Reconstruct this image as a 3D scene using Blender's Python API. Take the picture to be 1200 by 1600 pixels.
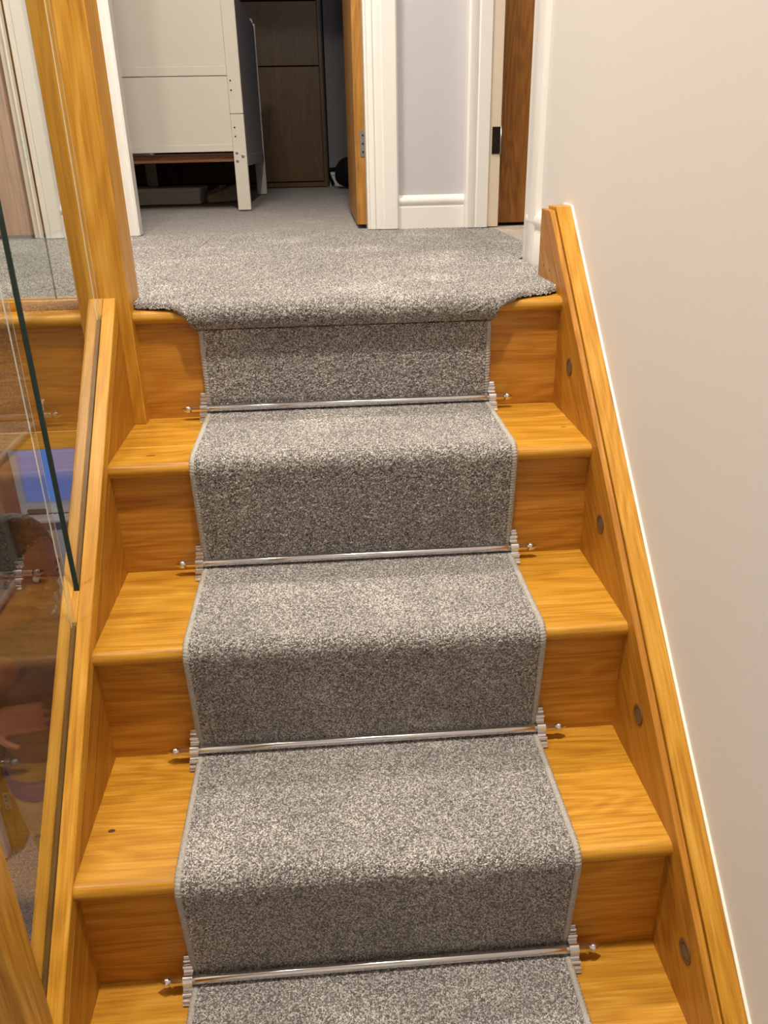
import bpy, bmesh, math, random
import numpy as np
from mathutils import Matrix, Vector
random.seed(7); rng = np.random.default_rng(11)
for o in list(bpy.data.objects): bpy.data.objects.remove(o)
scene = bpy.context.scene
col = scene.collection

# ------------------------------------------------------------------ camera, world, exposure
cam_d = bpy.data.cameras.new('camera'); cam = bpy.data.objects.new('camera', cam_d); col.objects.link(cam)
CAM = Vector((0.359037, -1.703555, 0.257150)); YAW, PITCH, ROLL, FPX = -0.0655303, -0.4273558, -0.0217722, 1258.976
f = Vector((-math.sin(YAW)*math.cos(PITCH), math.cos(YAW)*math.cos(PITCH), math.sin(PITCH)))
r0 = Vector((math.cos(YAW), math.sin(YAW), 0)); u0 = r0.cross(f)
rv = math.cos(ROLL)*r0 + math.sin(ROLL)*u0; uv = -math.sin(ROLL)*r0 + math.cos(ROLL)*u0
cam.matrix_world = Matrix(((rv.x, uv.x, -f.x, CAM.x), (rv.y, uv.y, -f.y, CAM.y), (rv.z, uv.z, -f.z, CAM.z), (0, 0, 0, 1)))
cam_d.sensor_fit = 'VERTICAL'; cam_d.sensor_height = 32.0; cam_d.lens = FPX/1600*32.0
cam_d.clip_start = 0.02; cam_d.clip_end = 60
scene.camera = cam

w = bpy.data.worlds.new('dusk_sky'); scene.world = w; w.use_nodes = True
bg = w.node_tree.nodes['Background']; bg.inputs[0].default_value = (0.11, 0.20, 0.56, 1); bg.inputs[1].default_value = 0.75

vs = scene.view_settings
vs.view_transform = 'Standard'; vs.look = 'None'; vs.gamma = 1; vs.use_curve_mapping = False; vs.exposure = 0.10

WARM = (1.0, 0.91, 0.79)
# downlights recessed in the ceilings: (x, y, ceiling z, watts, label)
DOWNLIGHTS = [
    (0.46, -1.08, 2.40, 56, 'white recessed downlight over the upper half of the staircase'),
    (-0.95, -1.10, 2.40, 15, 'white recessed downlight over the open stairwell'),
    (-0.75, 1.20, -0.262, 10, 'white recessed downlight in the ceiling of the lower hall'),
]
SPOT_HEADS = [(0.02, 0.28, 12), (-0.08, 0.30, 12), (-0.18, 0.32, 12)]   # lamp heads of the bar fitting over the landing

# ------------------------------------------------------------------ constants of the staircase
R = 0.2; G = 0.23119; W = 0.786; NOSE = 0.017; TH = 0.024; NSTEP = 12
CZ = 0.012                       # landing carpet surface
ML, AL = 0.925, 0.270            # left string top: z = AL + ML*y
MR, AR = 0.879, 0.2512           # right string top
HALL_Z = -2.4
WX = 0.829                       # face of the right wall
BY = 1.04                        # face of the wall at the back of the landing

# ------------------------------------------------------------------ helpers
def lin(c):
    return tuple(((v/255)/12.92 if v/255 <= 0.04045 else ((v/255+0.055)/1.055)**2.4) for v in c) + (1,)
WORLD = {}
def link(o, parent=None, loc=(0, 0, 0)):
    col.objects.link(o); o.location = loc; WORLD[o.name] = Vector(loc)
    if parent is not None:
        o.parent = parent; o.matrix_parent_inverse = Matrix.Translation(-WORLD[parent.name])
    return o
def tag(o, label=None, cat=None, group=None, kind=None):
    if label: o['label'] = label
    if cat: o['category'] = cat
    if group: o['group'] = group
    if kind: o['kind'] = kind
    return o
def empty(name, loc, label, cat, group=None):
    o = bpy.data.objects.new(name, None); o.empty_display_size = 0.05
    return tag(link(o, None, loc), label, cat, group)
def mobj(name, verts, faces, mats, parent=None, smooth=False, loc=None, mi=None):
    v = np.asarray(verts, float)
    if loc is None:
        loc = ((v[:, 0].min()+v[:, 0].max())/2, (v[:, 1].min()+v[:, 1].max())/2, v[:, 2].min())
    me = bpy.data.meshes.new(name)
    me.from_pydata((v-np.array(loc)).tolist(), [], faces)
    for m in (mats if isinstance(mats, (list, tuple)) else [mats]): me.materials.append(m)
    if mi is not None: me.polygons.foreach_set('material_index', mi)
    if smooth: me.polygons.foreach_set('use_smooth', [True]*len(me.polygons))
    me.update()
    return link(bpy.data.objects.new(name, me), parent, loc)
def bm_obj(name, bm, mats, parent=None, smooth=False, loc=None):
    bmesh.ops.recalc_face_normals(bm, faces=bm.faces)
    v = np.array([p.co[:] for p in bm.verts])
    if loc is None:
        loc = ((v[:, 0].min()+v[:, 0].max())/2, (v[:, 1].min()+v[:, 1].max())/2, v[:, 2].min())
    bmesh.ops.translate(bm, verts=bm.verts, vec=-Vector(loc))
    me = bpy.data.meshes.new(name); bm.to_mesh(me); bm.free()
    for m in (mats if isinstance(mats, (list, tuple)) else [mats]): me.materials.append(m)
    if smooth: me.polygons.foreach_set('use_smooth', [True]*len(me.polygons))
    return link(bpy.data.objects.new(name, me), parent, loc)
def bm_box(bm, x0, x1, y0, y1, z0, z1, bev=0.0, seg=1):
    ret = bmesh.ops.create_cube(bm, size=1.0); vv = ret['verts']
    for v in vv:
        v.co = Vector(((x0+x1)/2+v.co.x*(x1-x0), (y0+y1)/2+v.co.y*(y1-y0), (z0+z1)/2+v.co.z*(z1-z0)))
    if bev > 0:
        es = list({e for v in vv for e in v.link_edges})
        bmesh.ops.bevel(bm, geom=es, offset=bev, segments=seg, affect='EDGES', profile=0.5)
def box(name, x0, x1, y0, y1, z0, z1, mat, parent=None, bev=0.0, seg=1):
    bm = bmesh.new(); bm_box(bm, x0, x1, y0, y1, z0, z1, bev, seg)
    return bm_obj(name, bm, mat, parent)
def boxes(name, rects, mat, parent=None, bev=0.0):
    bm = bmesh.new()
    for rct in rects: bm_box(bm, *rct, bev)
    return bm_obj(name, bm, mat, parent)
def prism(name, poly, axis, a0, a1, mat, parent=None, smooth=False, bev=0.0):
    """extrude a 2D polygon along an axis; poly in the two other axes (in xyz order)"""
    bm = bmesh.new(); n = len(poly)
    def p3(p, a):
        return {'x': (a, p[0], p[1]), 'y': (p[0], a, p[1]), 'z': (p[0], p[1], a)}[axis]
    A = [bm.verts.new(p3(p, a0)) for p in poly]; B = [bm.verts.new(p3(p, a1)) for p in poly]
    for i in range(n): bm.faces.new((A[i], A[(i+1) % n], B[(i+1) % n], B[i]))
    bm.faces.new(A[::-1]); bm.faces.new(B)
    if bev > 0: bmesh.ops.bevel(bm, geom=list(bm.edges), offset=bev, segments=1, affect='EDGES')
    o = bm_obj(name, bm, mat, parent)
    if smooth: autosmooth(o, 40)
    return o
def autosmooth(o, deg):
    me = o.data; me.polygons.foreach_set('use_smooth', [True]*len(me.polygons))
    bm = bmesh.new(); bm.from_mesh(me)
    for e in bm.edges:
        if len(e.link_faces) == 2 and e.calc_face_angle() > math.radians(deg): e.smooth = False
    bm.to_mesh(me); bm.free()
def slope(name, x0, x1, y0, y1, a, m, depth, mat, parent=None, bev=0.0015):
    """board following the pitch, ends plumb: z top = a + m*y"""
    return prism(name, [(y0, a+m*y0-depth), (y1, a+m*y1-depth), (y1, a+m*y1), (y0, a+m*y0)], 'x', x0, x1, mat, parent, bev=bev)
def lathe(bm, prof, axis, c, n=20):
    """prof: (along, radius); axis 'x','y','z'; c: centre"""
    rings = []
    for (t, rad) in prof:
        ring = []
        for i in range(n):
            a = 2*math.pi*i/n; p, q = rad*math.cos(a), rad*math.sin(a)
            co = {'x': (t, p, q), 'y': (p, t, q), 'z': (p, q, t)}[axis]
            ring.append(bm.verts.new((co[0]+c[0], co[1]+c[1], co[2]+c[2])))
        rings.append(ring)
    for a, b in zip(rings, rings[1:]):
        for i in range(n): bm.faces.new((a[i], a[(i+1) % n], b[(i+1) % n], b[i]))
    bm.faces.new(rings[0][::-1]); bm.faces.new(rings[-1])

# ------------------------------------------------------------------ materials
def newmat(name):
    m = bpy.data.materials.new(name); m.use_nodes = True
    nt = m.node_tree; b = nt.nodes['Principled BSDF']
    return m, nt, b
def N(nt, t, **kw):
    n = nt.nodes.new(t)
    for k, v in kw.items(): setattr(n, k, v)
    return n
def ramp(nt, stops):
    n = N(nt, 'ShaderNodeValToRGB'); e = n.color_ramp.elements
    while len(e) < len(stops): e.new(0.5)
    for el, (p, c) in zip(e, stops): el.position = p; el.color = c
    return n
def math_n(nt, op, a, b=None):
    n = N(nt, 'ShaderNodeMath', operation=op)
    for i, v in enumerate((a, b)):
        if v is None: continue
        if isinstance(v, (int, float)): n.inputs[i].default_value = v
        else: nt.links.new(v, n.inputs[i])
    return n.outputs[0]
def oak(name, axis='X', theta=0.0, pale=(214, 164, 70), mid=(192, 136, 38), dark=(152, 98, 20), rough=0.36, knots=False):
    m, nt, b = newmat(name); L = nt.links.new
    tc = N(nt, 'ShaderNodeTexCoord'); oi = N(nt, 'ShaderNodeObjectInfo')
    off = N(nt, 'ShaderNodeVectorMath', operation='SCALE'); off.inputs[0].default_value = (3.1, 5.7, 7.3); L(oi.outputs['Random'], off.inputs['Scale'])
    add = N(nt, 'ShaderNodeVectorMath', operation='ADD'); L(tc.outputs['Object'], add.inputs[0]); L(off.outputs[0], add.inputs[1])
    rot = N(nt, 'ShaderNodeMapping'); rot.inputs['Rotation'].default_value = (-theta, 0, 0); L(add.outputs[0], rot.inputs[0])
    def stretched(along, cross):
        mp = N(nt, 'ShaderNodeMapping'); s = [cross]*3; s['XYZ'.index(axis)] = along
        mp.inputs['Scale'].default_value = s; L(rot.outputs[0], mp.inputs[0]); return mp.outputs[0]
    n1 = N(nt, 'ShaderNodeTexNoise'); n1.inputs['Scale'].default_value = 1.0; n1.inputs['Detail'].default_value = 2.5; n1.inputs['Distortion'].default_value = 0.35
    L(stretched(1.3, 9.0), n1.inputs['Vector'])
    rings = math_n(nt, 'SINE', math_n(nt, 'MULTIPLY', n1.outputs['Fac'], 95.0))
    n2 = N(nt, 'ShaderNodeTexNoise'); n2.inputs['Scale'].default_value = 1.0; n2.inputs['Detail'].default_value = 4; n2.inputs['Roughness'].default_value = 0.7
    L(stretched(9.0, 300.0), n2.inputs['Vector'])
    n3 = N(nt, 'ShaderNodeTexNoise'); n3.inputs['Scale'].default_value = 1.0; n3.inputs['Detail'].default_value = 3
    L(stretched(2.6, 70.0), n3.inputs['Vector'])
    fac = math_n(nt, 'ADD', math_n(nt, 'MULTIPLY', rings, 0.055),
                 math_n(nt, 'ADD', math_n(nt, 'MULTIPLY', n2.outputs['Fac'], 0.62), math_n(nt, 'MULTIPLY', n3.outputs['Fac'], 0.40)))
    cr = ramp(nt, [(0.28, lin(pale)), (0.50, lin(mid)), (0.74, lin(dark))]); L(fac, cr.inputs[0])
    hs = N(nt, 'ShaderNodeHueSaturation'); L(cr.outputs[0], hs.inputs['Color'])
    L(math_n(nt, 'ADD', math_n(nt, 'MULTIPLY', oi.outputs['Random'], 0.16), 0.92), hs.inputs['Value'])
    L(hs.outputs[0], b.inputs['Base Color'])
    b.inputs['Roughness'].default_value = rough; b.inputs['Specular IOR Level'].default_value = 0.45
    bp = N(nt, 'ShaderNodeBump'); bp.inputs['Strength'].default_value = 0.12; bp.inputs['Distance'].default_value = 0.0015
    L(n2.outputs['Fac'], bp.inputs['Height']); L(bp.outputs[0], b.inputs['Normal'])
    return m
def plain(name, rgb, rough=0.5, metal=0.0, spec=0.5, noise=0.0, nscale=60, bump=0.0):
    m, nt, b = newmat(name); L = nt.links.new
    b.inputs['Roughness'].default_value = rough; b.inputs['Metallic'].default_value = metal; b.inputs['Specular IOR Level'].default_value = spec
    tc = N(nt, 'ShaderNodeTexCoord'); n = N(nt, 'ShaderNodeTexNoise'); n.inputs['Scale'].default_value = nscale; n.inputs['Detail'].default_value = 3
    L(tc.outputs['Object'], n.inputs['Vector'])
    c = lin(rgb); d = tuple(v*(1-noise) for v in c[:3])+(1,)
    cr = ramp(nt, [(0.3, d), (0.7, c)]); L(n.outputs['Fac'], cr.inputs[0]); L(cr.outputs[0], b.inputs['Base Color'])
    if bump > 0:
        bp = N(nt, 'ShaderNodeBump'); bp.inputs['Strength'].default_value = bump; bp.inputs['Distance'].default_value = 0.002
        L(n.outputs['Fac'], bp.inputs['Height']); L(bp.outputs[0], b.inputs['Normal'])
    return m
def carpet(name, dark, mid, light, cell=300, big=0.22, bump=0.9):
    m, nt, b = newmat(name); L = nt.links.new
    tc = N(nt, 'ShaderNodeTexCoord')
    vo = N(nt, 'ShaderNodeTexVoronoi'); vo.inputs['Scale'].default_value = cell; L(tc.outputs['Object'], vo.inputs['Vector'])
    n = N(nt, 'ShaderNodeTexNoise'); n.inputs['Scale'].default_value = cell*0.9; n.inputs['Detail'].default_value = 2; L(tc.outputs['Object'], n.inputs['Vector'])
    sp = N(nt, 'ShaderNodeSeparateColor'); L(vo.outputs['Color'], sp.inputs[0])
    fac = math_n(nt, 'ADD', math_n(nt, 'MULTIPLY', sp.outputs[0], 0.65), math_n(nt, 'MULTIPLY', n.outputs['Fac'], 0.35))
    cr = ramp(nt, [(0.20, lin(dark)), (0.50, lin(mid)), (0.82, lin(light))]); L(fac, cr.inputs[0])
    g = N(nt, 'ShaderNodeTexNoise'); g.inputs['Scale'].default_value = 7; g.inputs['Detail'].default_value = 3; L(tc.outputs['Object'], g.inputs['Vector'])
    hs = N(nt, 'ShaderNodeHueSaturation'); L(cr.outputs[0], hs.inputs['Color'])
    g2 = N(nt, 'ShaderNodeTexNoise'); g2.inputs['Scale'].default_value = 6.5; g2.inputs['Detail'].default_value = 1.5; L(tc.outputs['Object'], g2.inputs['Vector'])
    pr = ramp(nt, [(0.56, (0, 0, 0, 1)), (0.74, (1, 1, 1, 1))]); L(g2.outputs['Fac'], pr.inputs[0])
    val = math_n(nt, 'ADD', math_n(nt, 'MULTIPLY', g.outputs['Fac'], 2*big), 1-big)
    L(math_n(nt, 'ADD', val, math_n(nt, 'MULTIPLY', pr.outputs[0], 1.3*big)), hs.inputs['Value'])
    L(hs.outputs[0], b.inputs['Base Color'])
    b.inputs['Roughness'].default_value = 0.95; b.inputs['Specular IOR Level'].default_value = 0.1
    b.inputs['Sheen Weight'].default_value = 0.25; b.inputs['Sheen Roughness'].default_value = 0.6
    bp = N(nt, 'ShaderNodeBump'); bp.inputs['Strength'].default_value = bump; bp.inputs['Distance'].default_value = 0.003
    L(vo.outputs['Distance'], bp.inputs['Height']); bp.invert = True; L(bp.outputs[0], b.inputs['Normal'])
    return m
def glass_face(name):
    m = bpy.data.materials.new(name); m.use_nodes = True; nt = m.node_tree; nt.nodes.clear(); L = nt.links.new
    out = N(nt, 'ShaderNodeOutputMaterial'); mix = N(nt, 'ShaderNodeMixShader'); fr = N(nt, 'ShaderNodeFresnel'); fr.inputs['IOR'].default_value = 1.5
    t = N(nt, 'ShaderNodeBsdfTransparent'); t.inputs[0].default_value = (0.955, 0.975, 0.962, 1)
    g = N(nt, 'ShaderNodeBsdfGlossy'); g.inputs['Roughness'].default_value = 0.0
    geo = N(nt, 'ShaderNodeNewGeometry')
    fac = math_n(nt, 'MULTIPLY', math_n(nt, 'MULTIPLY', fr.outputs[0], 1.4), math_n(nt, 'SUBTRACT', 1.0, geo.outputs['Backfacing']))
    L(fac, mix.inputs[0]); L(t.outputs[0], mix.inputs[1]); L(g.outputs[0], mix.inputs[2]); L(mix.outputs[0], out.inputs[0])
    return m

SL, SR = math.atan(ML), math.atan(MR)
OAK_X = oak('oak_grain_across', 'X'); OAK_Y = oak('oak_grain_deep', 'Y'); OAK_Z = oak('oak_grain_upright', 'Z')
OAK_SL = oak('oak_grain_left_pitch', 'Y', SL); OAK_SR = oak('oak_grain_right_pitch', 'Y', SR)
OAK_STL_SHADE = oak('oak_string_left_shaded', 'Y', SL, (196, 140, 50), (170, 112, 30), (132, 80, 16), 0.42); OAK_STR_SHADE = oak('oak_string_right_shaded', 'Y', SR, (196, 140, 50), (170, 112, 30), (132, 80, 16), 0.42)  # strings: pitch oak darkened, putting the shade of upright faces into the colour
OAK_RISER = oak('oak_riser', 'X', 0, (206, 150, 62), (182, 122, 36), (144, 88, 18), 0.42)
OAK_DOOR = oak('oak_door', 'Z', 0, (172, 116, 54), (142, 90, 36), (104, 62, 22), 0.45)
BROWN = oak('brown_wardrobe', 'Z', 0, (116, 86, 50), (100, 72, 40), (80, 56, 30), 0.4)
PAINT = plain('wall_paint', (222, 218, 214), 0.75, spec=0.25, noise=0.03, nscale=180, bump=0.06)
PAINT_SHADE = plain('wall_paint_shaded', (196, 194, 198), 0.75, spec=0.25, noise=0.03, nscale=180, bump=0.06)  # wall paint cooled and darkened; dimmer, cooler light put into the colour
PAINT_BED = plain('bedroom_paint', (140, 138, 142), 0.8, spec=0.2, noise=0.03, nscale=90, bump=0.04)
CEIL = plain('ceiling_paint', (232, 230, 226), 0.8, spec=0.2, noise=0.02, nscale=60)
GLOSS = plain('white_gloss', (236, 233, 228), 0.28, spec=0.5, noise=0.02, nscale=30)
BEIGE = plain('unpainted_lining', (222, 206, 186), 0.55, noise=0.04, nscale=40)
COTW = plain('cot_white', (232, 226, 214), 0.35, noise=0.02, nscale=20)
COTG = plain('cot_side_grey', (196, 194, 194), 0.5, noise=0.04, nscale=20)
CHROME = plain('chrome', (225, 225, 228), 0.10, 1.0, noise=0.02, nscale=40)
STEEL = plain('brushed_steel', (170, 168, 164), 0.35, 1.0, noise=0.1, nscale=120)
DARKM = plain('dark_metal', (74, 66, 58), 0.4, 1.0, noise=0.1, nscale=120)
BLACK = plain('black_fabric', (16, 16, 20), 0.8, noise=0.3, nscale=120, bump=0.3)
HOLE = plain('dark_hole', (22, 18, 16), 0.9)
CAULK = plain('white_caulk', (245, 240, 226), 0.5, noise=0.03, nscale=90)
CARPET = carpet('grey_twist_carpet', (74, 70, 69), (143, 136, 133), (236, 230, 222), 600)
CARPET_FAR = carpet('grey_bedroom_carpet', (100, 95, 95), (142, 136, 134), (190, 184, 180), 330, 0.14, 0.6)
CARPET_SIDE = carpet('beige_room_carpet', (150, 136, 122), (178, 164, 150), (206, 194, 182), 220, 0.1, 0.4)
BIND = plain('whipped_edge_yarn', (188, 182, 174), 0.9, spec=0.1, noise=0.35, nscale=420, bump=0.5)
GLASS = glass_face('clear_glass')
GEDGE = plain('green_glass_edge', (14, 44, 34), 0.12, spec=0.6, noise=0.25, nscale=14)
GARRIS = plain('pale_glass_arris', (214, 222, 214), 0.25, noise=0.1, nscale=30)
LED = plain('dark_lens', (98, 80, 64), 0.3, spec=0.5)
BRONZE = plain('brown_bezel', (104, 70, 40), 0.45, spec=0.4)

# ------------------------------------------------------------------ structure: walls, floors, ceilings
def struct(o): o['kind'] = 'structure'; return o
XL, YB, ZC = -1.9, -3.6, 2.4
# right wall, doorway between y 0.23 and 0.985
struct(boxes('wall_right', [(WX, 0.93, YB, 0.23, HALL_Z, ZC), (WX, 0.93, 0.23, 0.985, 2.03, ZC)], PAINT))
struct(boxes('wall_back', [(0.507, 0.93, BY, 1.14, 0, ZC), (-0.22, 0.507, BY, 1.14, 2.03, ZC), (-0.53, -0.22, BY, 1.075, 0, ZC),
                           (-1.27, -0.53, BY, 1.14, 2.03, ZC), (XL, -1.27, BY, 1.14, 0, ZC)], PAINT_SHADE))
struct(box('wall_left', XL-0.1, XL, YB-0.1, 2.6, HALL_Z-0.1, ZC, PAINT))
struct(box('wall_front', XL, 0.93, YB-0.1, YB, HALL_Z-0.1, ZC, PAINT))
struct(box('ceiling', XL-0.1, 2.6, YB-0.1, 4.8, ZC, ZC+0.1, CEIL))
struct(boxes('floor_landing', [(XL, 0.93, -0.22, 1.14, -0.249, -0.001), (XL, 0.93, -0.157, 1.14, -0.001, CZ-0.005)], CARPET_FAR))
# bedroom shell
struct(box('floor_bedroom', XL, 1.4, 1.14, 4.75, -0.2, CZ-0.0045, CARPET_FAR))
struct(boxes('wall_bedroom_back', [(XL, 1.4, 4.72, 4.8, 0, ZC), (0.43, 1.4, 4.24, 4.72, 0, ZC)], PAINT_BED))
struct(box('wall_bedroom_left', XL-0.1, XL, 2.6, 4.8, -0.2, ZC, PAINT_BED))
struct(boxes('wall_bedroom_right', [(1.4, 1.5, 1.14, 2.2, 0, ZC), (1.4, 1.5, 3.6, 4.8, 0, ZC), (1.4, 1.5, 2.2, 3.6, 0, 1.4), (1.4, 1.5, 2.2, 3.6, 2.1, ZC)], PAINT_BED))
win2 = struct(boxes('window_2', [(1.43, 1.48, 2.2, 2.25, 1.4, 2.1), (1.43, 1.48, 3.55, 3.6, 1.4, 2.1), (1.43, 1.48, 2.25, 3.55, 1.4, 1.45), (1.43, 1.48, 2.25, 3.55, 2.05, 2.1), (1.43, 1.48, 2.88, 2.92, 1.45, 2.05)], GLOSS))
box('pane', 1.45, 1.456, 2.25, 2.88, 1.45, 2.05, GLASS, win2); box('pane', 1.45, 1.456, 2.92, 3.55, 1.45, 2.05, GLASS, win2)
# room behind the right-hand doorway
struct(box('floor_side_room', 0.905, 2.5, -0.4, 1.14, -0.2, CZ-0.002, CARPET_SIDE))
struct(boxes('wall_side_room', [(2.5, 2.6, -0.4, 1.24, -0.2, ZC), (0.93, 2.6, -0.5, -0.4, -0.2, ZC), (0.93, 2.6, 1.14, 1.24, -0.2, ZC)], PAINT))
# lower hall
struct(box('floor_hall', XL, 0.93, YB, 2.5, HALL_Z-0.1, HALL_Z, CARPET_FAR))
struct(box('ceiling_hall', XL, 0.93, -0.20, 2.5, -0.262, -0.25, CEIL))
WX0, WX1, WZ0, WZ1 = -1.365, -0.30, -1.53, -0.55
struct(boxes('wall_hall_back', [(XL, WX0, 2.4, 2.5, HALL_Z, -0.25), (WX1, 0.93, 2.4, 2.5, HALL_Z, -0.25), (WX0, WX1, 2.4, 2.5, HALL_Z, WZ0), (WX0, WX1, 2.4, 2.5, WZ1, -0.25)], PAINT))
win1 = struct(boxes('window_1', [(WX0, WX0+0.05, 2.41, 2.47, WZ0, WZ1), (WX1-0.05, WX1, 2.41, 2.47, WZ0, WZ1), (WX0+0.05, WX1-0.05, 2.41, 2.47, WZ0, WZ0+0.05), (WX0+0.05, WX1-0.05, 2.41, 2.47, WZ1-0.05, WZ1)], GLOSS))
box('pane', WX0+0.05, WX1-0.05, 2.435, 2.441, WZ0+0.05, WZ1-0.05, GLASS, win1)
box('window_sill', WX0-0.04, WX1+0.04, 2.33, 2.42, WZ0-0.025, WZ0, GLOSS, win1, 0.006)
box('window_handle', WX0+0.06, WX0+0.16, 2.395, 2.41, WZ0+0.012, WZ0+0.03, STEEL, win1, 0.004)
struct(boxes('wall_hall_partition', [(XL, -1.11, 0.86, 0.96, HALL_Z, -0.262)], PAINT))

# ------------------------------------------------------------------ joinery: architraves, skirting, doors
def run(name, poly, axis, a0, a1, mat=GLOSS):
    return struct(prism(name, poly, axis, a0, a1, mat, smooth=True))
H = 2.03
# bedroom doorway, right architrave (moulded towards the opening)
ARCH = [(0, 0), (0, .012), (.006, .016), (.010, .0135), (.017, .019), (.024, .0245), (.028, .0215), (.033, .0245), (.050, .0245), (.054, .028), (.094, .028), (.099, .023), (.099, 0)]
run('trim_1', [(0.507+u, BY-v) for u, v in ARCH], 'z', CZ, H+0.1)
run('trim_2', [(-0.215-u, BY-v) for u, v in ARCH], 'z', CZ, H+0.1)
run('trim_3', [(BY-v, H+u) for u, v in ARCH], 'x', -0.215, 0.507)
# lining of the bedroom doorway
struct(boxes('trim_4', [(0.507, 0.519, BY, 1.145, CZ, H), (-0.227, -0.215, BY, 1.078, CZ, H), (-0.215, 0.507, BY, 1.145, H, H+0.012)], GLOSS))
# doorway with the oak door on the left
run('trim_5', [(-0.527+u*0.8, BY-v) for u, v in ARCH], 'z', CZ, H+0.1)
run('trim_6', [(-1.28-u*0.8, BY-v) for u, v in ARCH], 'z', CZ, H+0.1)
struct(boxes('trim_7', [(-0.542, -0.527, BY-0.002, 1.145, CZ, H), (-1.28, -1.268, BY, 1.145, CZ, H)], BEIGE))
# right-hand doorway, near architrave on the right wall
run('trim_8', [(WX-v*0.5, 0.228-u*1.25) for u, v in ARCH], 'z', CZ-0.005, H+0.1)
# far side of that doorway: boxed lining and architrave edge
run('trim_9', [(0.815, 0.991), (0.821, 0.985), (0.840, 0.985), (0.846, 0.989), (0.850, 0.985), (0.884, 0.985), (0.884, BY+0.02), (0.815, BY+0.02)], 'z', CZ, H+0.1)
jam = struct(box('trim_10', 0.8845, 0.921, 0.990, BY+0.02, CZ, H, BEIGE, bev=0.002))
hg = box('hinge', 0.893, 0.917, 0.9865, 0.990, 0.226, 0.301, DARKM, jam)
bm = bmesh.new(); lathe(bm, [(0.224, .0035), (0.303, .0035)], 'z', (0.920, 0.985, 0), 10); bm_obj('hinge_knuckle', bm, STEEL, jam, True)
for zz in (0.24, 0.263, 0.287):
    bm = bmesh.new(); lathe(bm, [(0.9855, .0028), (0.9866, .0028)], 'y', (0.904, 0, zz), 8); bm_obj('hinge_screw', bm, HOLE, jam)
SK = [(0, 0), (.014, 0), (.014, .066), (.010, .070), (.013, .074), (.017, .081), (.016, .090), (.011, .096), (.006, .099), (.004, .102), (0, .102)]
run('baseboard_back', [(BY-u, CZ-0.004+v) for u, v in SK], 'x', 0.6065, 0.816)
run('baseboard_back_left', [(BY-u, CZ-0.004+v) for u, v in SK], 'x', -0.447, -0.315)
run('baseboard_right', [(WX-u*0.85, CZ-0.012+v*1.20) for u, v in SK], 'y', -0.0615, 0.186)
run('baseboard_bedroom', [(4.24-u, CZ-0.004+v*0.9) for u, v in SK], 'x', 0.43, 1.39)
# oak door of the bedroom, standing open; its hinge edge faces the stairs
d1 = struct(box('door_1', 0.476, 0.511, 1.10, 1.83, CZ+0.008, 2.02, oak('oak_door_edge', 'Z', 0, (196, 144, 66), (170, 118, 46), (130, 82, 28), 0.45), bev=0.0015))
pl = box('hinge', 0.4915, 0.5112, 1.0975, 1.100, 0.224, 0.300, STEEL, d1, 0.0008)
for zz in (0.238, 0.262, 0.286):
    bm = bmesh.new(); lathe(bm, [(1.0965, .003), (1.0976, .0032)], 'y', (0.501, 0, zz), 10); bm_obj('hinge_screw', bm, DARKM, d1)
# oak door on the landing's left side, ajar behind its frame
d2 = struct(box('door_2', -1.262, -0.548, 1.075, 1.112, CZ+0.006, 2.02, OAK_DOOR, bev=0.002))
bm = bmesh.new(); lathe(bm, [(1.03, .009), (1.075, .011)], 'y', (-1.19, 0, 1.0), 12); bm_obj('door_handle', bm, STEEL, d2, True)
# oak door of the side room, swung open beyond the right-hand doorway
d3 = struct(box('door_3', 0.923, 1.64, 1.03, 1.068, CZ+0.008, 2.02, OAK_DOOR, bev=0.002))
bm = bmesh.new(); lathe(bm, [(0.985, .009), (1.03, .011)], 'y', (1.57, 0, 1.0), 12); bm_obj('door_handle', bm, STEEL, d3, True)
# hall door downstairs, open, its hinge edge and plate seen through the glass
d4 = struct(box('door_4', -1.06, -1.014, 0.895, 1.62, HALL_Z+0.006, -0.42, OAK_DOOR, bev=0.002))
box('hinge', -1.040, -1.0135, 0.892, 0.895, -2.175, -2.09, STEEL, d4, 0.001)
for zz in (-2.16, -2.13, -2.105):
    bm = bmesh.new(); lathe(bm, [(0.8905, .004), (0.8921, .004)], 'y', (-1.028, 0, zz), 8); bm_obj('hinge_screw', bm, HOLE, d4)
struct(boxes('trim_11', [(-1.165, -1.10, 0.845, 0.86, HALL_Z, -0.4), (-1.11, -1.065, 0.852, 0.965, HALL_Z, -0.4)], GLOSS, bev=0.003))

# ------------------------------------------------------------------ the staircase
st = empty('staircase', (W/2, -NSTEP*G/2, HALL_Z), 'straight oak staircase with bullnose treads climbing to the grey carpeted landing', 'staircase')
def tread_poly(k, back):
    """side profile (y, z) of the front board of tread k with its rounded nosing"""
    zt = -k*R; yf = -(k+1)*G-NOSE; r = TH/2; p = [(back, zt), (back, zt-TH)]
    for i in range(9):
        a = -math.pi/2-math.pi*i/8
        p.append((yf+r+r*math.cos(a), zt-r+r*math.sin(a)))
    return p
for k in range(1, NSTEP):
    split = -k*G-0.062-0.03*((k*37) % 5)/5
    t = prism('tread', tread_poly(k, split), 'x', 0.0, W, OAK_X, st, smooth=True)
    prism('tread_board', [(split+0.0003, -k*R-TH), (split+0.0003, -k*R-0.0002), (-k*G+0.004, -k*R-0.0002), (-k*G+0.004, -k*R-TH)], 'x', 0.0, W, OAK_X, t)
KNOT = plain('dark_knot', (96, 54, 16), 0.5, noise=0.5, nscale=400)
treads = [o for o in st.children if o.name.startswith('tread')]
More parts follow.
